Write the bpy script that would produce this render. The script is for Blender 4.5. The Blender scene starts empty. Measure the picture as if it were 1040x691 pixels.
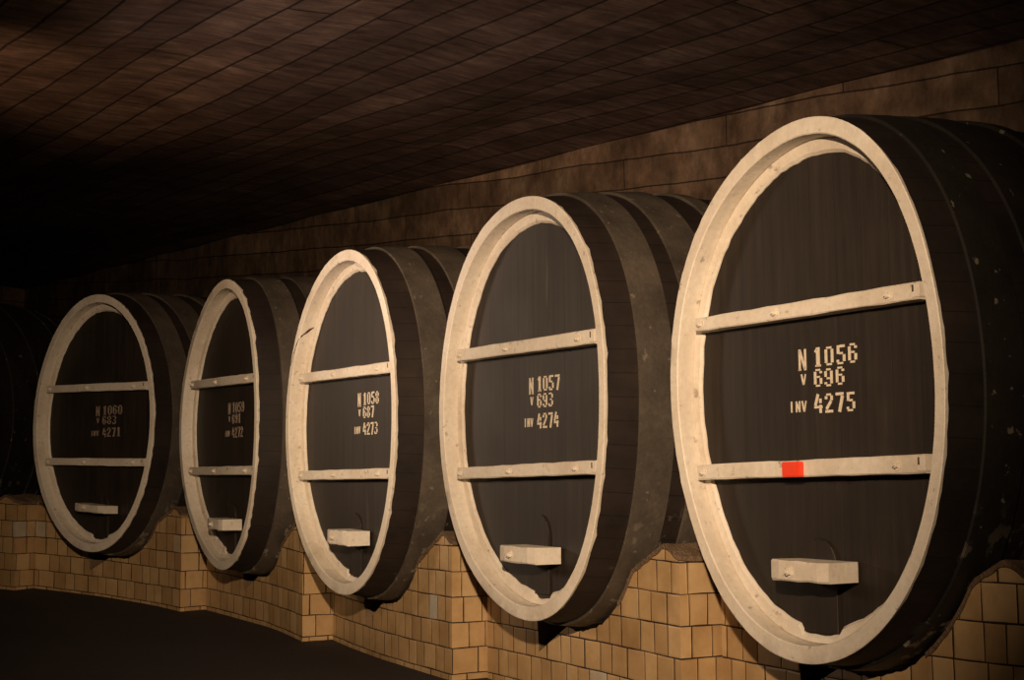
import bpy, bmesh, math, random
from mathutils import Vector, Matrix
random.seed(11)
PI = math.pi
col = bpy.context.scene.collection
CZ = 1.22                      # camera height above the floor beside the first cask
RHO, H = 0.71612, 1.2          # cask heads are upright ovals: half width RHO*H, half height H

# ------------------------------------------------------------------ helpers
def link(o, parent=None):
    col.objects.link(o)
    if parent is not None: o.parent = parent
    return o

def mesh_obj(name, verts, faces, mat, parent=None, uvs=None, smooth=False, sharp=None):
    me = bpy.data.meshes.new(name)
    me.from_pydata([tuple(v) for v in verts], [], faces)
    if uvs is not None:
        ul = me.uv_layers.new(name='UVMap')
        for p in me.polygons:
            for li in p.loop_indices:
                ul.data[li].uv = uvs[me.loops[li].vertex_index] if not isinstance(uvs, list) or len(uvs) == len(verts) else (0, 0)
    if mat is not None: me.materials.append(mat)
    if smooth:
        for p in me.polygons: p.use_smooth = True
        if sharp is not None: me.set_sharp_from_angle(angle=math.radians(sharp))
    me.update()
    return link(bpy.data.objects.new(name, me), parent)

def bm_obj(name, bm, mat, parent=None, smooth=None):
    bmesh.ops.recalc_face_normals(bm, faces=bm.faces)
    me = bpy.data.meshes.new(name); bm.to_mesh(me); bm.free()
    me.materials.append(mat)
    if smooth is not None:
        for p in me.polygons: p.use_smooth = True
        me.set_sharp_from_angle(angle=math.radians(smooth))
    return link(bpy.data.objects.new(name, me), parent)

def thing(name, label, cat, mat4, group=None):
    o = bpy.data.objects.new(name, None); col.objects.link(o)
    o.empty_display_size = .2
    o.matrix_world = mat4
    o['label'] = label; o['category'] = cat
    if group: o['group'] = group
    return o

def structure(o): o['kind'] = 'structure'; return o

# ------------------------------------------------------------------ materials
class NT:
    def __init__(s, name):
        m = bpy.data.materials.new(name); m.use_nodes = True
        s.m = m; s.t = m.node_tree; s.b = s.t.nodes['Principled BSDF']
        s.out = s.t.nodes['Material Output']
    def n(s, typ, **k):
        nd = s.t.nodes.new(typ)
        for a, v in k.items():
            if a.startswith('i_'):
                nd.inputs[a[2:].replace('_', ' ')].default_value = v
            else: setattr(nd, a, v)
        return nd
    def l(s, a, b): s.t.links.new(a, b); return b
    def math(s, op, a, b=None, clamp=False):
        nd = s.n('ShaderNodeMath', operation=op, use_clamp=clamp)
        for i, v in enumerate((a, b)):
            if v is None: continue
            if isinstance(v, (int, float)): nd.inputs[i].default_value = v
            else: s.l(v, nd.inputs[i])
        return nd.outputs[0]
    def noise(s, vec, scale, detail=4, rough=.55, out='Fac'):
        nd = s.n('ShaderNodeTexNoise'); nd.inputs['Scale'].default_value = scale
        nd.inputs['Detail'].default_value = detail; nd.inputs['Roughness'].default_value = rough
        if vec is not None: s.l(vec, nd.inputs['Vector'])
        return nd.outputs[out]
    def ramp(s, fac, stops, interp='LINEAR'):
        nd = s.n('ShaderNodeValToRGB'); cr = nd.color_ramp; cr.interpolation = interp
        while len(cr.elements) < len(stops): cr.elements.new(.5)
        for e, (p, c) in zip(cr.elements, stops):
            e.position = p; e.color = (c, c, c, 1) if isinstance(c, (int, float)) else (*c, 1)
        s.l(fac, nd.inputs[0]); return nd.outputs[0]
    def mix(s, fac, a, b, mode='MIX'):
        nd = s.n('ShaderNodeMix', data_type='RGBA', blend_type=mode)
        for sock, v in ((nd.inputs[0], fac), (nd.inputs[6], a), (nd.inputs[7], b)):
            if isinstance(v, (int, float)): sock.default_value = v
            elif isinstance(v, tuple): sock.default_value = (*v, 1)
            else: s.l(v, sock)
        return nd.outputs[2]
    def bump(s, h, strength=.5, dist=.01):
        nd = s.n('ShaderNodeBump'); nd.inputs['Strength'].default_value = strength
        nd.inputs['Distance'].default_value = dist; s.l(h, nd.inputs['Height'])
        s.l(nd.outputs[0], s.b.inputs['Normal'])
    def mapping(s, vec, scale=(1, 1, 1), loc=(0, 0, 0)):
        nd = s.n('ShaderNodeMapping'); nd.inputs['Scale'].default_value = scale
        nd.inputs['Location'].default_value = loc; s.l(vec, nd.inputs[0]); return nd.outputs[0]
    def objrand(s):
        return s.n('ShaderNodeObjectInfo').outputs['Random']

def local_vec(t):
    tc = t.n('ShaderNodeTexCoord').outputs['Object']
    off = t.n('ShaderNodeVectorMath', operation='ADD')
    r = t.objrand(); c = t.n('ShaderNodeCombineXYZ')
    t.l(t.math('MULTIPLY', r, 37.), c.inputs[0]); t.l(t.math('MULTIPLY', r, 19.), c.inputs[2])
    t.l(tc, off.inputs[0]); t.l(c.outputs[0], off.inputs[1])
    return off.outputs[0], tc

def m_paint():
    t = NT('cream_whitewash'); v, _ = local_vec(t)
    big = t.noise(v, 2.6, 5, .6); fine = t.noise(v, 34, 5, .65)
    c = t.ramp(big, [(.28, (.60, .52, .41)), (.5, (.73, .66, .55)), (.75, (.80, .75, .65))])
    wear = t.ramp(t.noise(v, 17, 6, .7), [(.33, 1.), (.385, 0.)])
    c = t.mix(t.math('MULTIPLY', wear, .55), c, (.20, .13, .08))
    c = t.mix(.25, c, t.ramp(fine, [(.3, .35), (.7, 1.)]), 'MULTIPLY')
    t.l(c, t.b.inputs['Base Color']); t.b.inputs['Roughness'].default_value = .62
    t.bump(t.math('ADD', fine, t.math('MULTIPLY', big, 2.)), .35, .006); return t.m

def m_head():
    # vertical boards: dark stain, thin seams, faint pale drips
    t = NT('dark_head_boards'); v, tc = local_vec(t)
    sx = t.n('ShaderNodeSeparateXYZ'); t.l(tc, sx.inputs[0])
    u = t.math('DIVIDE', sx.outputs[0], .155)
    fr = t.math('FRACT', u); idx = t.math('FLOOR', u)
    d = t.math('MINIMUM', fr, t.math('SUBTRACT', 1., fr))
    seam = t.math('LESS_THAN', d, .018)
    wn = t.n('ShaderNodeTexWhiteNoise', noise_dimensions='1D'); t.l(idx, wn.inputs['W'])
    streak = t.noise(t.mapping(v, (26, 26, 1.4)), 1., 6, .65)
    blot = t.noise(v, 3.2, 5, .6)
    c = t.ramp(streak, [(.25, (.016, .011, .0075)), (.55, (.027, .019, .0135)), (.85, (.046, .034, .024))])
    c = t.mix(.5, c, t.ramp(wn.outputs[0], [(0., .55), (1., 1.)]), 'MULTIPLY')
    c = t.mix(.7, c, t.ramp(blot, [(.3, .6), (.7, 1.)]), 'MULTIPLY')
    drip = t.ramp(t.noise(t.mapping(v, (11, 11, 1.1)), 1., 3, .5), [(.70, 0.), (.78, .35)])
    c = t.mix(drip, c, (.10, .085, .065))
    c = t.mix(t.math('MULTIPLY', seam, .4), c, (.004, .003, .002))
    t.l(c, t.b.inputs['Base Color'])
    t.l(t.ramp(blot, [(.3, .56), (.7, .62)]), t.b.inputs['Roughness'])
    t.b.inputs['Specular IOR Level'].default_value = .4
    t.bump(t.math('SUBTRACT', t.math('MULTIPLY', streak, .3), seam), .45, .004); return t.m

def m_body(name='sooty_staves', k=1.):
    # staves running along the cask, soot-dark, splashed with lime near the wall
    t = NT(name); v, tc = local_vec(t)
    sx = t.n('ShaderNodeSeparateXYZ'); t.l(tc, sx.inputs[0])
    ang = t.math('ARCTAN2', sx.outputs[2], t.math('DIVIDE', sx.outputs[0], RHO))
    u = t.math('MULTIPLY', ang, 9.4)
    fr = t.math('FRACT', u); d = t.math('MINIMUM', fr, t.math('SUBTRACT', 1., fr))
    seam = t.math('LESS_THAN', d, .02)
    g = t.noise(t.mapping(v, (14, 1.2, 14)), 1., 5, .6); blot = t.noise(v, 2.4, 6, .65)
    c = t.ramp(blot, [(.3, tuple(k * x for x in (.018, .0125, .010))), (.6, tuple(k * x for x in (.040, .027, .021))), (.8, tuple(k * x for x in (.065, .045, .030)))])
    c = t.mix(.6, c, t.ramp(g, [(.3, .55), (.7, 1.)]), 'MULTIPLY')
    low = t.math('MULTIPLY', t.ramp(t.math('MULTIPLY', sx.outputs[2], -.5), [(.25, 0.), (.5, 1.)]), t.ramp(sx.outputs[1], [(.16, 0.), (.3, 1.)]))
    spl = t.math('MULTIPLY', t.ramp(t.noise(v, 11, 4, .6), [(.58, 0.), (.64, .75)]), low)
    c = t.mix(spl, c, (.24, .21, .17))
    c = t.mix(t.math('MULTIPLY', seam, .7), c, (.004, .003, .002))
    t.l(c, t.b.inputs['Base Color']); t.b.inputs['Roughness'].default_value = .6
    t.b.inputs['Specular IOR Level'].default_value = .35
    t.bump(t.math('SUBTRACT', g, seam), .3, .005); return t.m

def m_hoop(name='dusty_iron_hoop', k=1.):
    t = NT(name); v, tc = local_vec(t)
    sx = t.n('ShaderNodeSeparateXYZ'); t.l(tc, sx.inputs[0])
    blot = t.noise(v, 3.1, 6, .65); fine = t.noise(v, 45, 4, .6)
    c = t.ramp(blot, [(.28, tuple(k * x for x in (.045, .037, .029))), (.55, tuple(k * x for x in (.095, .078, .06))), (.8, tuple(k * x for x in (.15, .12, .088)))])
    c = t.mix(.5, c, t.ramp(fine, [(.3, .5), (.7, 1.)]), 'MULTIPLY')
    fl = t.ramp(t.noise(v, 19, 3, .5), [(.68, 0.), (.73, .6)])
    c = t.mix(fl, c, (.22, .19, .15))
    low = t.math('MULTIPLY', t.ramp(t.math('MULTIPLY', sx.outputs[2], -.5), [(.25, 0.), (.5, 1.)]), t.ramp(t.noise(v, 10, 4, .6), [(.57, 0.), (.63, .7)]))
    c = t.mix(low, c, (.28, .24, .18))
    t.l(c, t.b.inputs['Base Color']); t.b.inputs['Roughness'].default_value = .55
    t.b.inputs['Metallic'].default_value = .15
    t.bump(fine, .25, .003); return t.m

def m_tile():
    # hand-laid glazed tiles, courses of uneven widths, thin open black joints; UV in metres
    t = NT('glazed_yellow_tiles')
    uv = t.n('ShaderNodeUVMap').outputs[0]
    wob = t.n('ShaderNodeTexNoise'); wob.inputs['Scale'].default_value = 2.3; wob.inputs['Detail'].default_value = 2
    t.l(uv, wob.inputs['Vector'])
    w2 = t.n('ShaderNodeVectorMath', operation='SCALE'); w2.inputs['Scale'].default_value = .016
    t.l(wob.outputs['Color'], w2.inputs[0])
    uvw = t.n('ShaderNodeVectorMath', operation='ADD'); t.l(uv, uvw.inputs[0]); t.l(w2.outputs[0], uvw.inputs[1])
    s = t.n('ShaderNodeSeparateXYZ'); t.l(uvw.outputs[0], s.inputs[0])
    TH, TW = .160, .150
    vv = t.math('DIVIDE', t.math('SUBTRACT', s.outputs[1], .046), TH); row = t.math('FLOOR', vv); fv = t.math('FRACT', vv)
    wr = t.n('ShaderNodeTexWhiteNoise', noise_dimensions='1D'); t.l(row, wr.inputs['W'])
    uu = t.math('ADD', t.math('DIVIDE', s.outputs[0], TW), t.math('MULTIPLY', wr.outputs[0], 1.))
    # uneven widths: stretch u by a slow wave depending on the course
    uu = t.math('ADD', uu, t.math('MULTIPLY', t.math('SINE', t.math('ADD', t.math('MULTIPLY', uu, 2.1), t.math('MULTIPLY', row, 5.3))), .14))
    cidx = t.math('FLOOR', uu); fu = t.math('FRACT', uu)
    du = t.math('MULTIPLY', t.math('MINIMUM', fu, t.math('SUBTRACT', 1., fu)), TW)
    dv = t.math('MULTIPLY', t.math('MINIMUM', fv, t.math('SUBTRACT', 1., fv)), TH)
    gap = t.noise(uv, 5., 2, .5)
    lim = t.math('MULTIPLY', gap, .0075)
    d = t.math('MINIMUM', du, dv)
    joint = t.math('LESS_THAN', d, lim)
    cc = t.n('ShaderNodeCombineXYZ'); t.l(cidx, cc.inputs[0]); t.l(row, cc.inputs[1])
    wt = t.n('ShaderNodeTexWhiteNoise', noise_dimensions='2D'); t.l(cc.outputs[0], wt.inputs['Vector'])
    tone = t.ramp(wt.outputs[0], [(0., (.42, .27, .125)), (.5, (.52, .345, .165)), (.985, (.57, .395, .20)), (.999, (.50, .46, .37))])
    dirt = t.noise(uv, 4.5, 6, .65)
    c = t.mix(.6, tone, t.ramp(dirt, [(.25, (.5, .42, .32)), (.6, (1., 1., 1.))]), 'MULTIPLY')
    c = t.mix(joint, c, (.025, .014, .007))
    t.l(c, t.b.inputs['Base Color'])
    t.l(t.math('ADD', t.math('MULTIPLY', joint, .4), .42), t.b.inputs['Roughness'])
    edge = t.ramp(d, [(0., 0.), (.012, 1.)])
    tilt = t.math('MULTIPLY', t.math('MULTIPLY', wt.outputs[0], fu), .5)
    t.bump(t.math('ADD', edge, tilt), .5, .004); return t.m

def m_stone():
    # sawn limestone blocks, sooty; UV in metres (u along the tunnel, v across)
    def build(name, bw, bh, lo, mid, hi, jn, sc):
        t = NT(name); uv = t.n('ShaderNodeUVMap').outputs[0]
        wob = t.n('ShaderNodeTexNoise'); wob.inputs['Scale'].default_value = 1.1; wob.inputs['Detail'].default_value = 4
        t.l(uv, wob.inputs['Vector'])
        w2 = t.n('ShaderNodeVectorMath', operation='SCALE'); w2.inputs['Scale'].default_value = .06
        t.l(wob.outputs['Color'], w2.inputs[0])
        uvw = t.n('ShaderNodeVectorMath', operation='ADD'); t.l(uv, uvw.inputs[0]); t.l(w2.outputs[0], uvw.inputs[1])
        br = t.n('ShaderNodeTexBrick'); t.l(uvw.outputs[0], br.inputs['Vector'])
        br.inputs['Scale'].default_value = 1.; br.inputs['Brick Width'].default_value = bw
        br.inputs['Row Height'].default_value = bh; br.inputs['Mortar Size'].default_value = jn
        br.inputs['Mortar Smooth'].default_value = .25; br.inputs['Bias'].default_value = 0.
        br.inputs['Color1'].default_value = (.45, .45, .45, 1); br.inputs['Color2'].default_value = (1, 1, 1, 1)
        br.inputs['Mortar'].default_value = (.06, .05, .045, 1)
        saw = t.noise(t.mapping(uv, (sc, 2.2, 1)), 1., 6, .7)
        blot = t.noise(uv, 1.7, 7, .7)
        c = t.ramp(blot, [(.3, lo), (.52, mid), (.75, hi)])
        c = t.mix(.85, c, br.outputs['Color'], 'MULTIPLY')
        c = t.mix(.8, c, t.ramp(saw, [(.32, .2), (.62, 1.)]), 'MULTIPLY')
        pale = t.ramp(t.noise(t.mapping(uv, (sc * 1.3, .55, 1), (7, 3, 0)), 1., 3, .5), [(.70, 0.), (.735, .55)])
        c = t.mix(pale, c, tuple(x * 1.8 for x in hi))
        t.l(c, t.b.inputs['Base Color']); t.b.inputs['Roughness'].default_value = .9
        t.b.inputs['Specular IOR Level'].default_value = .2
        h = t.math('ADD', t.math('MULTIPLY', br.outputs['Fac'], -1.6), t.math('MULTIPLY', saw, .7))
        t.bump(h, .8, .02)
        return t.m
    return (build('sawn_limestone_ceiling', 3.4, .30, (.10, .058, .042), (.19, .12, .09), (.33, .22, .165), .012, 12.),
            build('rough_limestone_wall', 2.6, .24, (.10, .058, .034), (.23, .145, .088), (.42, .29, .185), .006, 4.))

def m_plain(name, lo, hi, scale, rough, bump=.01, strength=.5):
    t = NT(name); tc = t.n('ShaderNodeTexCoord').outputs['Object']
    a = t.noise(tc, scale, 6, .65)
    t.l(t.ramp(a, [(.3, lo), (.7, hi)]), t.b.inputs['Base Color'])
    t.b.inputs['Roughness'].default_value = rough
    t.bump(t.noise(tc, scale * 6, 5, .6), strength, bump); return t.m

PAINT, HEAD, BODY, HOOP, TILE = m_paint(), m_head(), m_body(k=.65), m_hoop(), m_tile()
CEIL, STONE = m_stone()
FLOOR = m_plain('trodden_dark_floor', (.008, .003, .002), (.015, .006, .0035), 1.6, .85, .01)
MORTAR = m_plain('dirty_mortar', (.10, .062, .032), (.23, .15, .085), 9., .9, .02, .8)
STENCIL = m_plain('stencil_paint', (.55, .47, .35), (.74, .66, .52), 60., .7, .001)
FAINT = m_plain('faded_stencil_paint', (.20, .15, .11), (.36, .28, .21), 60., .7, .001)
RED = m_plain('orange_red_plastic', (.80, .045, .012), (.85, .06, .015), 30., .35, .0005)
RUST = m_plain('rusty_bolt_hole', (.03, .014, .007), (.08, .035, .015), 60., .8, .002)
BODY_SHADED, HOOP_SHADED = m_body('shaded_staves', .42), m_hoop('shaded_iron_hoop', .17)  # darker stave and hoop copies; shade on two casks' flanks put into the colour

# ------------------------------------------------------------------ the row of casks
# head centre (world, camera above the origin), yaw of the axis, rim irregularity, bar shift
ROW = [
 dict(c=(1.2411, 6.4923, .4543), yaw=57.509, k=(-.0011, .0009, -.0016, .0023, -.0021, -.0148, .0058, -.0052, -.0096)),
 dict(c=(.0234, 8.3338, .4902), yaw=56.92, k=(-.0001, .0041, -.0029, .0028, -.0033, -.0247, .0024, -.0125, .0061)),
 dict(c=(-1.2166, 10.2974, .5015), yaw=56.996, k=(-.0026, .0033, -.0016, .0036, -.001, -.029, -.0018, -.0051, .0022)),
 dict(c=(-2.4657, 12.3445, .5803), yaw=56.79, k=(-.0084, .0052, .0014, -.0009, -.0037, -.0461, -.0025, .0003, .0025)),
 dict(c=(-3.9359, 13.8162, .673), yaw=35.149, k=(.0002, .0011, .001, .0001, -.0011, -.0104, -.0007, .0016, .0032)),
 dict(c=(-6.10, 14.75, .80), yaw=17., k=(0,) * 9),
]
for r in ROW:
    r['c'] = Vector(r['c']) + Vector((0, 0, CZ)); a = math.radians(r['yaw'])
    r['n'] = Vector((math.sin(a), math.cos(a), 0)); r['a'] = Vector((math.cos(a), -math.sin(a), 0))

# guide line of head centres: L = 0 at the first cask, growing away from the camera
pts = [r['c'].copy() for r in ROW]; yaws = [r['yaw'] for r in ROW]
d0 = pts[0] - pts[1]; d0.z = 0.03
first = [pts[0] + d0 * k for k in (4, 3, 2, 1)]
lastd = Vector((-math.cos(math.radians(12)), math.sin(math.radians(12)), .03)) * 2.25
pts = first + pts + [pts[-1] + lastd * k for k in (1, 2, 3)]
yaws = [57.5] * 4 + yaws + [10., 10., 10.]
LL = [0.]
for i in range(1, len(pts)): LL.append(LL[-1] + (pts[i] - pts[i - 1]).to_2d().length)
LL = [x - LL[4] for x in LL]
def guide(L):
    i = 0
    while i < len(LL) - 2 and L > LL[i + 1]: i += 1
    t = (L - LL[i]) / (LL[i + 1] - LL[i])
    p0 = pts[max(i - 1, 0)]; p1 = pts[i]; p2 = pts[i + 1]; p3 = pts[min(i + 2, len(pts) - 1)]
    if 0 <= t <= 1:
        p = .5 * ((2 * p1) + (p2 - p0) * t + (2 * p0 - 5 * p1 + 4 * p2 - p3) * t * t + (3 * p1 - p0 - 3 * p2 + p3) * t ** 3)
    else: p = p1.lerp(p2, t)
    tt = min(max(t, 0), 1); s = tt * tt * (3 - 2 * tt)
    y = math.radians(yaws[i] + (yaws[i + 1] - yaws[i]) * s)
    return p, Vector((math.sin(y), math.cos(y), 0))
FL = 1.67                                     # head centre above the local floor
def W(L, s, h):                               # h measured from the local floor
    p, n = guide(L); q = p + n * s; q.z = p.z - FL + h; return q

RS = [(0, 1.2), (.2, 1.228), (.45, 1.256), (.7, 1.28), (1., 1.302), (1.3, 1.31), (1.6, 1.302), (1.9, 1.28), (2.2, 1.25), (2.6, 1.2)]
def R(s):
    s = min(max(s, 0), 2.6)
    for (a, x), (b, y) in zip(RS, RS[1:]):
        if s <= b:
            t = (s - a) / (b - a); return x + (y - x) * t
def rim(k, th, s=0.):
    v = k[0]
    for j in range(1, 5): v += k[2 * j - 1] * math.cos(j * th) + k[2 * j] * math.sin(j * th)
    return 1 + v * max(0, 1 - s / .8)
NTH = 160

def ring_band(profile, k, rag=None, closed=True):
    """sweep a profile [(factor of rim, s)] round the oval; returns verts, faces"""
    vs, fs = [], []; m = len(profile)
    for i in range(NTH):
        th = 2 * PI * i / NTH
        for j, (f, s) in enumerate(profile):
            r = f if f > 3 else f
            ff, ss = (f, s) if rag is None else rag(i, j, f, s)
            q = rim(k, th, s) * R(s) * ff
            vs.append((RHO * q * math.cos(th), ss, q * math.sin(th)))
    for i in range(NTH):
        i2 = (i + 1) % NTH
        for j in range(m if closed else m - 1):
            j2 = (j + 1) % m
            fs.append((i * m + j, i2 * m + j, i2 * m + j2, i * m + j2))
    return vs, fs

def box_bm(x0, x1, y0, y1, z0, z1, bev=.006, jit=0., seg=2):
    bm = bmesh.new(); bmesh.ops.create_cube(bm, size=1)
    for v in bm.verts:
        v.co = Vector((x0 if v.co.x < 0 else x1, y0 if v.co.y < 0 else y1, z0 if v.co.z < 0 else z1))
        v.co += Vector((random.uniform(-jit, jit), 0, random.uniform(-jit, jit)))
    if bev: bmesh.ops.bevel(bm, geom=bm.edges[:], offset=bev, segments=seg, affect='EDGES')
    return bm

def bolt_bm(x, y, z, r=.016, h=.018):
    # square-ish washer and domed nut on the front (towards -y)
    bm = bmesh.new()
    def disc(rr, y0, y1, seg, rt=None):
        rt = rt or rr
        a = [bm.verts.new((x + rr * math.cos(2 * PI * i / seg + .4), y0, z + rr * math.sin(2 * PI * i / seg + .4))) for i in range(seg)]
        b = [bm.verts.new((x + rt * math.cos(2 * PI * i / seg + .4), y1, z + rt * math.sin(2 * PI * i / seg + .4))) for i in range(seg)]
        for i in range(seg): bm.faces.new((a[i], a[(i + 1) % seg], b[(i + 1) % seg], b[i]))
        bm.faces.new(b); bm.faces.new(a[::-1])
    disc(r * 1.5, y, y - .004, 14); disc(r, y - .0035, y - h, 6, r * .85); disc(r * .5, y - h + .0005, y - h - .008, 10, r * .4)
    return bm

# stencil digits as strokes in a 5 x 8 cell: (x0,y0,x1,y1,width)
V_, T_ = 1.3, .85
G = {
 '0': [(.8, 1.2, .8, 6.8, V_), (4.2, 1.2, 4.2, 6.8, V_), (1.1, 7.4, 3.9, 7.4, T_), (1.1, .6, 3.9, .6, T_)],
 '1': [(2.7, 0, 2.7, 8, 1.9), (1., 6.2, 2.2, 7.5, .9), (1.2, .4, 4.2, .4, .8)],
 '2': [(.9, 5.6, .9, 6.9, V_), (1.2, 7.5, 3.8, 7.5, T_), (4.2, 5., 4.2, 7., V_), (3.9, 4.8, 1., 1.5, 1.4), (.4, .55, 4.8, .55, 1.1)],
 '3': [(.7, 7.4, 3.6, 7.4, T_), (4.2, 5., 4.2, 7., V_), (1.9, 4.1, 3.6, 4.1, T_), (4.2, 1.1, 4.2, 3.4, V_), (.7, .55, 3.6, .55, T_), (.7, 1., .7, 1.9, 1.2)],
 '4': [(3.9, 0, 3.9, 3.4, V_), (3.9, 4.1, 3.9, 6., V_), (2.6, 7.9, .8, 3.2, 1.4), (.2, 2.5, 2.9, 2.5, 1.), (4.5, 2.5, 5., 2.5, 1.)],
 '5': [(1., 4.4, 1., 7.9, 1.3), (1.8, 7.45, 4.6, 7.45, 1.05), (1.5, 4.6, 3.5, 4.6, .9), (4.2, 1.2, 4.2, 4., V_), (.6, .55, 3.5, .55, T_), (.7, 1., .7, 2., 1.2)],
 '6': [(.85, 1.2, .85, 6.8, V_), (1.2, 7.5, 3.8, 7.5, T_), (4.2, 5.9, 4.2, 6.9, 1.3), (1.9, 4.4, 3.6, 4.4, T_), (4.2, 1.2, 4.2, 3.8, V_), (1.3, .5, 3.6, .5, T_)],
 '7': [(.3, 7.4, 4.8, 7.4, 1.15), (4.2, 6.6, 2.3, 0, 1.55)],
 '8': [(.9, 4.8, .9, 6.9, V_), (4.1, 4.8, 4.1, 6.9, V_), (1.5, 7.5, 3.5, 7.5, T_), (1.6, 4.1, 3.4, 4.1, T_), (.85, 1.1, .85, 3.5, V_), (4.2, 1.1, 4.2, 3.5, V_), (1.4, .5, 3.6, .5, T_)],
 '9': [(.8, 4.3, .8, 6.8, V_), (1.3, 7.5, 3.7, 7.5, T_), (4.15, 1.2, 4.15, 6.8, V_), (1.4, 3.6, 3.1, 3.6, T_), (1.2, .5, 3.7, .5, T_), (.8, 1., .8, 2., 1.3)],
 'N': [(.8, 0, .8, 8, 1.05), (4.2, 0, 4.2, 8, 1.05), (1.0, 7.6, 4.0, .4, 1.15), (.1, .3, 1.6, .3, .5)],
 'V': [(.6, 8, 2.4, .3, 1.25), (4.4, 8, 2.7, .3, .9)],
 'I': [(2.5, 0, 2.5, 8, 1.25)],
}
def text_mesh(items, y):
    vs, fs = [], []
    for (s, x0, z0, x1, z1, slope) in items:
        n = len(s); cw = (x1 - x0) / (n + (n - 1) * .28)
        for i, ch in enumerate(s):
            gx = x0 + i * cw * 1.28; gz = z0 + slope * i
            k = cw / 5; kz = (z1 - z0) / 8
            jx, jz = random.uniform(-.03, .03) * cw, random.uniform(-.02, .02) * (z1 - z0)
            for (ax, ay, bx, by, w) in G[ch]:
                A = Vector((gx + jx + ax * k, gz + jz + ay * kz)); B = Vector((gx + jx + bx * k, gz + jz + by * kz))
                dd = B - A; dd.normalize(); p = Vector((-dd.y, dd.x)); hw = w * .5 * (k if abs(dd.x) < .7 else kz) 
                q = [A - p * hw, B - p * hw, B + p * hw, A + p * hw]
                b = len(vs)
                vs += [(v.x, y, v.y) for v in q] + [(v.x, y + .0035, v.y) for v in q]
                fs += [(b, b + 1, b + 2, b + 3), (b, b + 4, b + 5, b + 1), (b + 1, b + 5, b + 6, b + 2), (b + 2, b + 6, b + 7, b + 3), (b + 3, b + 7, b + 4, b)]
    return vs, fs

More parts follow.
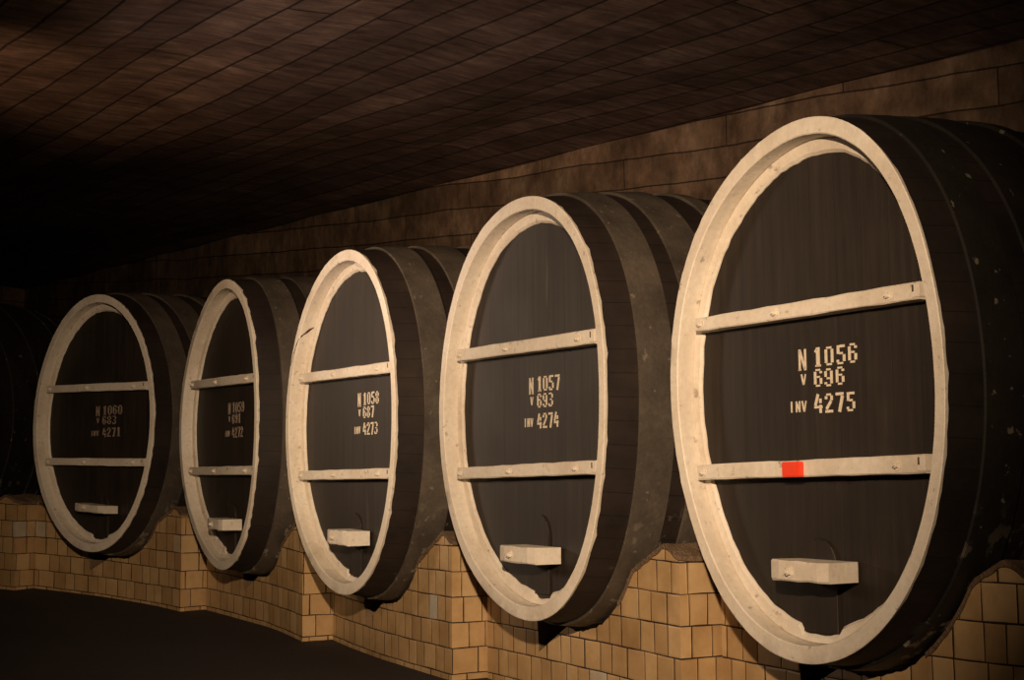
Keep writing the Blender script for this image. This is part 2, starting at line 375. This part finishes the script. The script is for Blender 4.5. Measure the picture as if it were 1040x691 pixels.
HD = .12                                       # head is recessed this far behind the rim
def make_cask(i, label, lines, bat, bar, hatch=(.03, .22), hatchtop=-.66, faint=False, tag=False, split=False):
    r = ROW[i]; k = r['k']
    M = Matrix((( r['a'].x, r['n'].x, 0, r['c'].x), (r['a'].y, r['n'].y, 0, r['c'].y), (0, 0, 1, r['c'].z), (0, 0, 0, 1)))
    base = thing('wine_cask', label, 'cask', M @ Matrix.Translation((0, 1.0, -1.31)), 'row of big wine casks')
    OFF = Matrix.Translation((0, -1.0, 1.31))
    def add(o, loc=True):
        o.matrix_local = OFF if loc else Matrix(); return o
    rnd = random.Random(i * 7 + 3)
    # body: staves
    prof = [(.955, .03)] + [(.995, .012 + .0)] + [(.995, s) for s in (.03, .08, .14, .2, .3, .45, .6, .8, 1., 1.15, 1.3, 1.45, 1.6, 1.8, 2., 2.2, 2.4, 2.6)] + [(.93, 2.6), (.93, 2.5), (.6, 2.5), (.3, 2.5), (.02, 2.5)]
    vs, fs = ring_band(prof, k, closed=False)
    add(mesh_obj('staves', vs, fs, BODY_SHADED if tag or i == 5 else BODY, base, smooth=True, sharp=35))
    # iron hoops
    for (s0, s1, mat) in ((.205, .425, HOOP), (.545, .80, HOOP), (.98, 1.1, HOOP), (1.55, 1.67, HOOP), (1.85, 2.0, HOOP), (2.3, 2.5, HOOP)):
        n = 5
        p = [(.99, s0)] + [(1.008, s0 + (s1 - s0) * t / n + (.003 if t == 0 else -.003 if t == n else 0)) for t in range(n + 1)] + [(.99, s1)]
        vs, fs = ring_band(p, k, closed=False)
        add(mesh_obj('hoop', vs, fs, HOOP_SHADED if tag or i == 5 else mat, base, smooth=True, sharp=35))
    # rim: end grain of the staves, painted, a little ragged at its outer edge
    ph = [rnd.random() * 6 for _ in range(6)]
    rg = [rnd.gauss(0, 1) for _ in range(NTH)]
    def wav(t, a=0): return .5 * math.sin(9 * t + ph[a]) + .3 * math.sin(23 * t + ph[a + 1]) + .35 * math.sin(41 * t + ph[a + 2])
    def rag(ii, j, f, s):
        t = 2 * PI * ii / NTH
        if j == 0: return f, s + .003 * wav(t) + .006 * max(-.6, rg[ii])
        if j in (2,): return f + .0012 * wav(t, 1) + .0014 * rg[ii], s
        if j in (3, 4): return f + .0012 * wav(t, 2), s
        return f, s
    p = [(.998, .012), (1.0005, .003), (.997, .0), (.941, .0), (.936, .005), (.922, HD + .004), (.96, HD + .01)]
    vs, fs = ring_band(p, k, rag)
    rimo = add(mesh_obj('rim', vs, fs, PAINT, base, smooth=True, sharp=28)); rimo['label'] = 'cream painted rim of stave ends'
    # head boards
    sc = .925
    vs = [(0, HD, 0)]; fs = []
    for i2 in range(NTH):
        th = 2 * PI * i2 / NTH; q = rim(k, th) * H * sc
        vs.append((RHO * q * math.cos(th), HD, q * math.sin(th)))
    vs += [(x, HD + .06, z) for (x, y, z) in vs]
    N1 = NTH + 1
    for i2 in range(NTH):
        a, b = 1 + i2, 1 + (i2 + 1) % NTH
        fs += [(0, a, b), (N1, N1 + b, N1 + a), (a, N1 + a, N1 + b, b)]
    head = add(mesh_obj('head', vs, fs, HEAD, base)); head['label'] = 'dark recessed cask head of upright boards'
    # painted border round the head, irregular inner edge, gap where the hatch meets it
    hx0, hx1 = hatch
    def rag2(ii, j, f, s):
        t = 2 * PI * ii / NTH
        x = RHO * H * math.cos(t) * .87; dn = math.sin(t) < 0 and hx0 - .09 < x < hx1 - .09
        if j in (2, 3, 4): f = f + .0035 * wav(t, 3) + .0012 * rg[ii] + (.026 if dn else 0)
        return f, s
    p = [(.924, HD + .002), (.922, HD - .022), (.880, HD - .018), (.868, HD - .006), (.866, HD + .002)]
    vs, fs = ring_band(p, k, rag2)
    bo = add(mesh_obj('head_border', vs, fs, PAINT, base, smooth=True, sharp=30)); bo['label'] = 'cream painted border round the head'
    # two battens with three bolts each
    for b_i, (zl, zr, hh) in enumerate(bat):
        zc = (zl + zr) / 2; hb = hh / 2
        zm = max(abs(zl), abs(zr)) + hb
        lim = RHO * H * .918 * math.sqrt(1 - (zm / (H * .93)) ** 2) * .985
        x0, x1 = -min(.715, lim), min(.70, lim)
        bm = bmesh.new(); n = 14; y0, y1 = .035, HD - .004
        rows = []
        for t in range(n + 1):
            x = x0 + (x1 - x0) * t / n; zc_ = zl + (zr - zl) * t / n
            j = .0022
            hb2 = hb * (1 - .10 * (1 - t / n))
            y0_ = y0
            rows.append([bm.verts.new((x, y, z)) for (y, z) in ((y0_ + .005, zc_ + hb2 + rnd.uniform(-j, j)), (y0_, zc_ + hb2 - .006), (y0_, zc_ - hb2 + .006), (y0_ + .005, zc_ - hb2 + rnd.uniform(-j, j)), (y1, zc_ - hb2), (y1, zc_ + hb2))])
        for a, b in zip(rows, rows[1:]):
            for q in range(6): bm.faces.new((a[q], a[(q + 1) % 6], b[(q + 1) % 6], b[q]))
        bm.faces.new(rows[0]); bm.faces.new(rows[-1][::-1])
        bo = add(bm_obj('batten', bm, PAINT, base)); bo['label'] = ('upper' if b_i == 0 else 'lower') + ' cream painted crossbar on the head'
        for bx in (x0 + .045, -.14 + rnd.uniform(-.02, .02), .54 + rnd.uniform(-.02, .02)):
            bz = zl + (zr - zl) * (bx - x0) / (x1 - x0) - .002
            if tag and b_i == 1 and -.3 < bx < .1: continue
            o = bm_obj('bolt', bolt_bm(bx, y0 + .0005, bz, .015), PAINT, bo); o.matrix_local = Matrix()
        # iron bracket notch at the right end
        br_ = bm_obj('end_bracket', box_bm(x1 - .035, x1 + .006, y0 - .006, y1, zr - hb * .75, zr + hb * .8, .002, .002), PAINT, bo)
        o = bm_obj('bracket_slot', box_bm(x1 - .031, x1 - .023, y0 - .0085, y0 - .004, zr - hb * .1, zr + hb * .7, .001), RUST, bo)
        if tag and b_i == 1:
            g = bm_obj('orange_tag', box_bm(-.100, .012, y0 - .030, y0 + .001, zl - .03, zl + .037, .004), RED, base)
            g.matrix_local = OFF; g['label'] = 'small orange-red tag fixed to the lower crossbar'
    # hatch: narrow arched door low on the head
    bm = bmesh.new(); hz0 = -1.2
    cx = (hx0 + hx1) / 2 - .09; hw = (hx1 - hx0) / 2
    bw = hw; aa = []
    zbot = -H * .895 * math.sqrt(max(0, 1 - (cx / (RHO * H * .9)) ** 2)) * rim(k, -PI / 2)
    outl = [(cx - hw, zbot), (cx + hw, zbot), (cx + hw, hatchtop - .12)]
    for q in range(1, 8):
        t = q / 8 * PI; outl.append((cx + hw * math.cos(t), hatchtop - .12 + .12 * math.sin(t)))
    outl.append((cx - hw, hatchtop - .12))
    fv = [bm.verts.new((x, HD - .014, z)) for x, z in outl]; bv = [bm.verts.new((x, HD + .004, z)) for x, z in outl]
    bm.faces.new(fv)
    for q in range(len(fv)): bm.faces.new((fv[q], bv[q], bv[(q + 1) % len(fv)], fv[(q + 1) % len(fv)]))
    bmesh.ops.bevel(bm, geom=[e for e in bm.edges if all(v in fv for v in e.verts)], offset=.003, segments=1, affect='EDGES')
    ho = add(bm_obj('hatch', bm, HEAD, base)); ho['label'] = 'small arched hatch door under the number'
    # locking bar: chunky block held by a bolt
    bx0, bx1, zt, zb, zs = bar
    bm = bmesh.new(); y0, y1 = -.080, HD - .016
    n = 6; rows = []
    for t in range(n + 1):
        x = bx0 + (bx1 - bx0) * t / n; dz = zs * t / n; jj = lambda: rnd.uniform(-.003, .003)
        ye = y0 + (.012 if t in (0, n) else 0)
        rows.append([bm.verts.new((x, y, z)) for (y, z) in ((ye + .006, zt + dz + jj()), (ye, zt + dz - .008 + jj()), (ye, zb + dz + .008 + jj()), (ye + .006, zb + dz + jj()), (y1, zb + dz), (y1, zt + dz))])
    for a, b in zip(rows, rows[1:]):
        for q in range(6): bm.faces.new((a[q], a[(q + 1) % 6], b[(q + 1) % 6], b[q]))
    bm.faces.new(rows[0]); bm.faces.new(rows[-1][::-1])
    lb = add(bm_obj('locking_bar', bm, PAINT, base)); lb['label'] = 'short cream block clamping the hatch'
    lx = bx0 + (bx1 - bx0) * .33; lz = (zt + zb) / 2 - .006
    o = bm_obj('bolt', bolt_bm(lx + .012, y0 + .001, lz, .017, .02), PAINT, lb)
    o = bm_obj('bolt_hole', box_bm(lx - .016, lx + .004, y0 - .002, y0 + .01, lz - .024, lz - .008, .002, .003), RUST, lb)
    # stencilled number
    for it in lines:
        vs, fs = text_mesh([it], HD - .003)
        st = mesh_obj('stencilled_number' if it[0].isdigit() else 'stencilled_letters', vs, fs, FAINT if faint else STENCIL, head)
        st['label'] = 'stencilled ' + it[0] + ' in pale paint'
    if split:
        def sp(f, deg, w, s, o=0):
            th = math.radians(deg); q = rim(k, th) * H * f
            p = Vector((RHO * q * math.cos(th), s, q * math.sin(th))); return p
        bm = bmesh.new(); A = []
        path = [(.992, 158.5, .004), (.984, 156.5, .016), (.976, 154., .009), (.968, 152., .024), (.958, 149.8, .013), (.950, 148., .026), (.943, 146.2, .012)]
        for f_, dg, w_ in path:
            A.append([bm.verts.new(sp(f_ + sg * w_ * .35, dg + sg * w_ * 25, 0, -.0015)) for sg in (-1, 1)])
        for f_, dg, w_, s_ in ((.938, 145., .018, .004), (.9335, 142.8, .010, .03), (.9325, 141.2, .022, .055), (.9305, 139.2, .006, .09)):
            A.append([bm.verts.new(sp(f_, dg + sg * w_ * 40, 0, s_)) for sg in (-1, 1)])
        for x, y in zip(A, A[1:]): bm.faces.new((x[0], x[1], y[1], y[0]))
        g = bm_obj('rim_split', bm, RUST, rimo); g['label'] = 'dark split in the painted rim'
    return base

def lines(no, vol, inv, dx=0., dz=0., sx=1.):
    L = [('N', -.093, .080, -.040, .176, 0), (no, .002, .090, .268, .176, -.0),
         ('V', -.080, .015, -.046, .064, 0), (vol, .000, .000, .188, .080, 0),
         ('INV', -.160, -.106, -.048, -.056, 0), (inv, .000, -.117, .248, -.032, 0)]
    return [(a, x0 * sx + dx, z0 + dz, x1 * sx + dx, z1 + dz, s) for a, x0, z0, x1, z1, s in L]

make_cask(0, 'nearest and largest wine cask, numbered 1056, with an orange tag on its lower crossbar',
          lines('1056', '696', '4275'), ((.345, .348, .072), (-.366, -.352, .078)), (-.100, .250, -.755, -.842, -.004), (.00, .21), -.665, tag=True)
make_cask(1, 'wine cask numbered 1057, second from the right, cream rim, between casks 1056 and 1058',
          lines('1057', '693', '4274', .031, -.016, .85), ((.339, .327, .078), (-.376, -.364, .074)), (-.075, .275, -.786, -.876, -.008), (.10, .24), -.62)
make_cask(2, 'wine cask numbered 1058 with a split in the upper left of its cream rim',
          lines('1058', '687', '4273', .150, .014, .86), ((.346, .327, .074), (-.370, -.375, .072)), (-.015, .285, -.748, -.845, -.012), (.06, .24), -.64, split=True)
make_cask(3, 'narrowest looking wine cask, numbered 1059, fourth along from the right',
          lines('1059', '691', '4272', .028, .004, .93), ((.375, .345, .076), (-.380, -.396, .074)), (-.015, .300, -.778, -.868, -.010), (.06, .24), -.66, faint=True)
make_cask(4, 'dim wine cask numbered 1060 turned towards the viewer at the far left of the row',
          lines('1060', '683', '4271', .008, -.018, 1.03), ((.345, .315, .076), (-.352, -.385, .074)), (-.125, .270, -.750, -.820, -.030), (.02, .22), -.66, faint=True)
make_cask(5, 'unlit wine cask cut off by the left edge, only its dark flank in view',
          lines('1061', '685', '4270'), ((.345, .34, .076), (-.36, -.365, .074)), (-.15, .2, -.755, -.842, 0), (.03, .24), -.66, faint=True)

# ------------------------------------------------------------------ low tiled wall that carries the casks
CL = [LL[4 + i] for i in range(6)]              # L of every head centre
CL = [CL[0] - 4.3, CL[0] - 2.02] + CL + [CL[-1] + 2.25]
SW0, SW1, SP = .50, 1.75, .25                  # wall front, wall back, pier front
TOPH = .925
MIDS = [(a + b) / 2 for a, b in zip(CL, CL[1:])]
def mid_of(L): return min([(a + b) / 2 for a, b in zip(CL, CL[1:])], key=lambda x: abs(x + .4 - L))
def gable(L):                                   # height of the mortar ridge shape between casks
    return TOPH - .50 * max(0, abs(L - mid_of(L) - .13) - .01)
def under(L, s, gap=.014):                      # height of the cask underside above the local floor
    j = min(range(len(CL)), key=lambda x: abs(CL[x] - L)); p = W(L, s, 0)
    if 1 < j < 8 - 0 and j - 1 < len(ROW) + 1 and 0 <= j - 2 + 0 < len(ROW):
        r_ = ROW[j - 2]; d = p - r_['c']; x_, s_ = d.dot(r_['a']), d.dot(r_['n']); k = r_['k']; zc = r_['c'].z - p.z
    else: x_, s_, k, zc = L - CL[j], s, (0,) * 9, FL
    if s_ < -.05: return 99
    r = R(s_) * 1.01 + gap; th = -PI / 2
    for _ in range(4):
        q = r * rim(k, th, s_); c_ = x_ / (RHO * q)
        if abs(c_) >= .995: return 99
        th = -math.acos(c_)
    return zc - q * math.sqrt(1 - c_ * c_)
def top(L, s): return min(gable(L), under(L, s))
def lumpy(L, s): return .008 * math.sin(31 * L + 3 * s) + .006 * math.sin(57 * L + 1.3)
def sf(L):                                      # each bay's front drifts back from its proud corner to the next one
    st = [m + .01 for m in MIDS]
    for a, b in zip(st, st[1:]):
        if a <= L < b: return SP + (SW0 - SP) * (L - a) / (b - a)
    return SW0
def core(L):                                    # behind a pier the wall core keeps back
    for m in MIDS[1:]:
        if m - .02 <= L < m + .60: return SW0 + .03
    return sf(L)
GB = -.16                                       # footing below the floor surface

def low_wall():
    Ls = []; L = CL[1] - 1.2
    while L < CL[-1] + .3: Ls.append(L); L += .03
    vs, fs, uv, mi = [], [], [], []
    m = 9
    Ls = sorted(set([round(x, 4) for x in Ls] + [round(m_ + e, 4) for m_ in MIDS[1:] for e in (-.021, -.019, .599, .601)]))
    for L in Ls:
        f0 = core(L); ss = [f0, SW0 + .1, .75, 1., 1.25, 1.5, SW1]; SWF = f0
        t0 = top(L, f0)
        if t0 < gable(L): t0 -= abs(lumpy(L, 0))
        col_ = [(f0, GB)] + [(s, t0 if s == f0 else top(L, s)) for s in ss] + [(SW1, GB)]
        for (s, h) in col_:
            vs.append(W(L, s, h)); uv.append((L, h) if s == f0 else (L, h + s))
    for i in range(len(Ls) - 1):
        for j in range(m):
            j2 = (j + 1) % m
            fs.append((i * m + j, i * m + j2, (i + 1) * m + j2, (i + 1) * m + j)); mi.append(0 if j == 0 else 1)
    fs += [tuple(range(m))[::-1], tuple((len(Ls) - 1) * m + j for j in range(m))]; mi += [1, 1]
    o = mesh_obj('wall_front', vs, fs, TILE, None, uv); o.data.materials.append(MORTAR)
    for p, k in zip(o.data.polygons, mi): p.material_index = k
    o['label'] = 'low yellow tiled wall with scooped cradles under the casks'
    return structure(o)
wf = low_wall()

def pier(mid):
    """tiled pier standing proud of the low wall between two casks; gabled mortar top"""
    a, b = mid + .01, mid + .60
    n = 24; Ls = [a + (b - a) * i / n for i in range(n + 1)]
    vs, fs, uv, mi = [], [], [], []
    def quad(P, U, k):
        b0 = len(vs); vs.extend(P); uv.extend(U); fs.append(tuple(range(b0, b0 + len(P)))); mi.append(k)
    def hh(L, s):
        t = top(L, s)
        return t - abs(lumpy(L, s)) if t < gable(L) else t
    for i in range(n):
        L0, L1 = Ls[i], Ls[i + 1]; s0, s1 = sf(L0), sf(L1)
        quad([W(L0, s0, GB), W(L0, s0, hh(L0, s0)), W(L1, s1, hh(L1, s1)), W(L1, s1, GB)],
             [(L0, GB), (L0, hh(L0, s0)), (L1, hh(L1, s1)), (L1, GB)], 0)
    h0, h1 = hh(a, SP), hh(a, SW0 + .035)
    quad([W(a, SP, GB), W(a, SP, h0), W(a, SW0 + .035, h1), W(a, SW0 + .035, GB)],
         [(a, GB), (a, h0), (a - .285, h1), (a - .285, GB)], 0)
    o = mesh_obj('pier', vs, fs, TILE, wf, uv)
    o['label'] = 'tiled pier standing proud of the low wall'
    # mortar cap following the gable and the cradle, running back to the wall top
    vs, fs = [], []
    Lc = [a - .012 + (b - a + .012) * i / n for i in range(n + 1)]
    tt = [0, .25, .5, .8, 1.]
    for L in Lc:
        sa = sf(max(L, a)) - .010
        for t in tt:
            s = sa + (SW0 + .12 - sa) * t
            h = min(gable(L) + .002, under(L, max(s, 0), .007) - .008)
            vs.append(W(L, s, h + .006 * math.sin(17 * s + 9 * L) * (t > 0) + (.004 if gable(L) < under(L, s) else .0)))
    m = len(tt)
    for i in range(n):
        for j in range(m - 1):
            fs.append((i * m + j, i * m + j + 1, (i + 1) * m + j + 1, (i + 1) * m + j))
    nb = len(vs)
    vs += [v - Vector((0, 0, .018 + .010 * abs(math.sin(i * 1.7)))) for i, v in enumerate(vs)]
    fs += [tuple(nb + x for x in f[::-1]) for f in fs[:]]
    for i in range(n):
        for j in (0, m - 1):
            x, y = i * m + j, (i + 1) * m + j; fs.append((x, y, nb + y, nb + x) if j == 0 else (y, x, nb + x, nb + y))
    for j in range(m - 1):
        for i in (0, n):
            x, y = i * m + j, i * m + j + 1; fs.append((x, nb + x, nb + y, y) if i == 0 else (y, nb + y, nb + x, x))
    c = mesh_obj('mortar_cap', vs, fs, MORTAR, o); c['label'] = 'dirty sloping mortar cap'
    return o
for A, B in zip(CL[1:], CL[2:]): pier((A + B) / 2)

# ------------------------------------------------------------------ shell: floor, ceiling, walls
# the tunnel itself runs straight: t along it, s across it (0 = plane of the first heads)
TL, TN = Vector((-.5393, .8421, 0)), Vector((.8421, .5393, 0))
P0 = ROW[0]['c'].copy()
FZ = [(-9, -.05)] + [((r['c'] - P0).dot(TL), r['c'].z - FL) for r in ROW] + [(26, .75)]
def floor_z(t):
    for (a, x), (b, y) in zip(FZ, FZ[1:]):
        if t <= b: return x + (y - x) * (t - a) / (b - a)
    return FZ[-1][1]
def ceil_z(t): return CZ + 2.741 + .0533 * t
def Q(t, s, z):
    p = P0 + TL * t + TN * s; p.z = z; return p
BACK, OPP, T0, T1 = 3.0, -6.6, -8.5, 25.
Ts = [T0 + .25 * i for i in range(int((T1 - T0) / .25) + 1)]
def sheet(name, f, us, mat, uvf):
    vs, fs, uv = [], [], []; m = len(us)
    for t in Ts:
        for u in us: vs.append(f(t, u)); uv.append(uvf(t, u))
    for i in range(len(Ts) - 1):
        for j in range(m - 1): fs.append((i * m + j, (i + 1) * m + j, (i + 1) * m + j + 1, i * m + j + 1))
    return structure(mesh_obj(name, vs, fs, mat, None, uv, smooth=True))
S = [OPP + (BACK - OPP) * i / 36 for i in range(37)]
sheet('floor', lambda t, s: Q(t, s, floor_z(t) + .004 * math.sin(3 * t + 2 * s)), S, FLOOR, lambda t, s: (t, s))
def cz(t, s):
    e = min(1, (BACK - s) / .8)
    return ceil_z(t) + e * (.03 * math.sin(1.7 * s + .6 * t) + .015 * math.sin(4.1 * s - 1.3 * t) + .05)
sheet('ceiling', lambda t, s: Q(t, s, cz(t, s)), S, CEIL, lambda t, s: (t, s))
sheet('wall_back', lambda t, h: Q(t, BACK + .03 * math.sin(2.2 * t + 5 * h), -.3 + h * (cz(t, BACK) + .36)), [i / 20 for i in range(21)], STONE, lambda t, h: (t, h * 4.3 - .05 * t))
sheet('wall_opposite', lambda t, h: Q(t, OPP + .02, -.3 + h * (cz(t, OPP) + .36)), [i / 10 for i in range(11)], STONE, lambda t, h: (t, h * 4.3 - .05 * t))
for nm, t in (('wall_near_end', T0 + .02), ('wall_far_end', T1 - .05)):
    vs, uv = [], []
    for s_ in S: vs += [Q(t, s_, -.2), Q(t, s_, cz(t, s_) + .05)]; uv += [(s_, 0), (s_, 4.3)]
    structure(mesh_obj(nm, vs, [(2 * i, 2 * i + 1, 2 * i + 3, 2 * i + 2) for i in range(len(S) - 1)], STONE, None, uv))

# ------------------------------------------------------------------ light
def spot(name, pos, target, power, colr, angle, blend, radius):
    d = bpy.data.lights.new(name, 'SPOT'); d.energy = power; d.color = colr
    d.spot_size = math.radians(angle); d.spot_blend = blend; d.shadow_soft_size = radius
    o = bpy.data.objects.new(name, d); col.objects.link(o)
    o.location = pos; o.rotation_euler = (target - pos).to_track_quat('-Z', 'Y').to_euler(); return o
def point(name, pos, power, colr, radius):
    d = bpy.data.lights.new(name, 'POINT'); d.energy = power; d.color = colr; d.shadow_soft_size = radius
    o = bpy.data.objects.new(name, d); col.objects.link(o); o.location = pos; return o
WARM = (1., .66, .36)
spot('gallery_lamp', W(-4.2, -4.6, 2.6), W(2.75, 0, 1.85), 2950, (1., .715, .475), 55, 1., .07)
spot('gallery_lamp_second', W(1.2, -5.0, 2.6), W(4.6, 0, 2.15), 780, (1., .715, .46), 36, 1., .15)
spot('gallery_lamp_far', Q(8.6, -4.6, 2.7), Q(3.3, 0, 2.1), 520, (1., .74, .54), 38, 1., .5)
spot('ceiling_fill', Q(3.0, -3.0, 1.9), Q(4.2, .9, 4.2), 230, (1., .74, .62), 78, 1., .1)  # added spot out of view, brightens the ceiling
spot('ceiling_fill_far', Q(6.0, -3.8, 2.3), Q(6.3, -1.2, 4.4), 150, (1., .60, .34), 76, 1., .1)  # second added unseen spot, orange, for the ceiling farther along

w = bpy.data.worlds.new('world'); bpy.context.scene.world = w; w.use_nodes = True
w.node_tree.nodes['Background'].inputs[0].default_value = (.6, .45, .5, 1)
w.node_tree.nodes['Background'].inputs[1].default_value = .0

# ------------------------------------------------------------------ camera
cd = bpy.data.cameras.new('camera'); cam = bpy.data.objects.new('camera', cd); col.objects.link(cam)
cd.sensor_width = 36; cd.lens = 1500 / 1040 * 36; cd.clip_end = 200; cd.clip_start = .05
pitch, roll = .10260805, -.00625314
f = Vector((0, math.cos(pitch), math.sin(pitch))); rr = Vector((1, 0, 0)); u = rr.cross(f)
r2 = rr * math.cos(roll) + u * math.sin(roll); u2 = -rr * math.sin(roll) + u * math.cos(roll)
cam.matrix_world = Matrix(((r2.x, u2.x, -f.x, 0), (r2.y, u2.y, -f.y, 0), (r2.z, u2.z, -f.z, CZ), (0, 0, 0, 1)))
sc = bpy.context.scene; sc.camera = cam
sc.view_settings.view_transform = 'Standard'; sc.view_settings.look = 'None'
sc.view_settings.gamma = 1; sc.view_settings.exposure = 0; sc.view_settings.use_curve_mapping = False
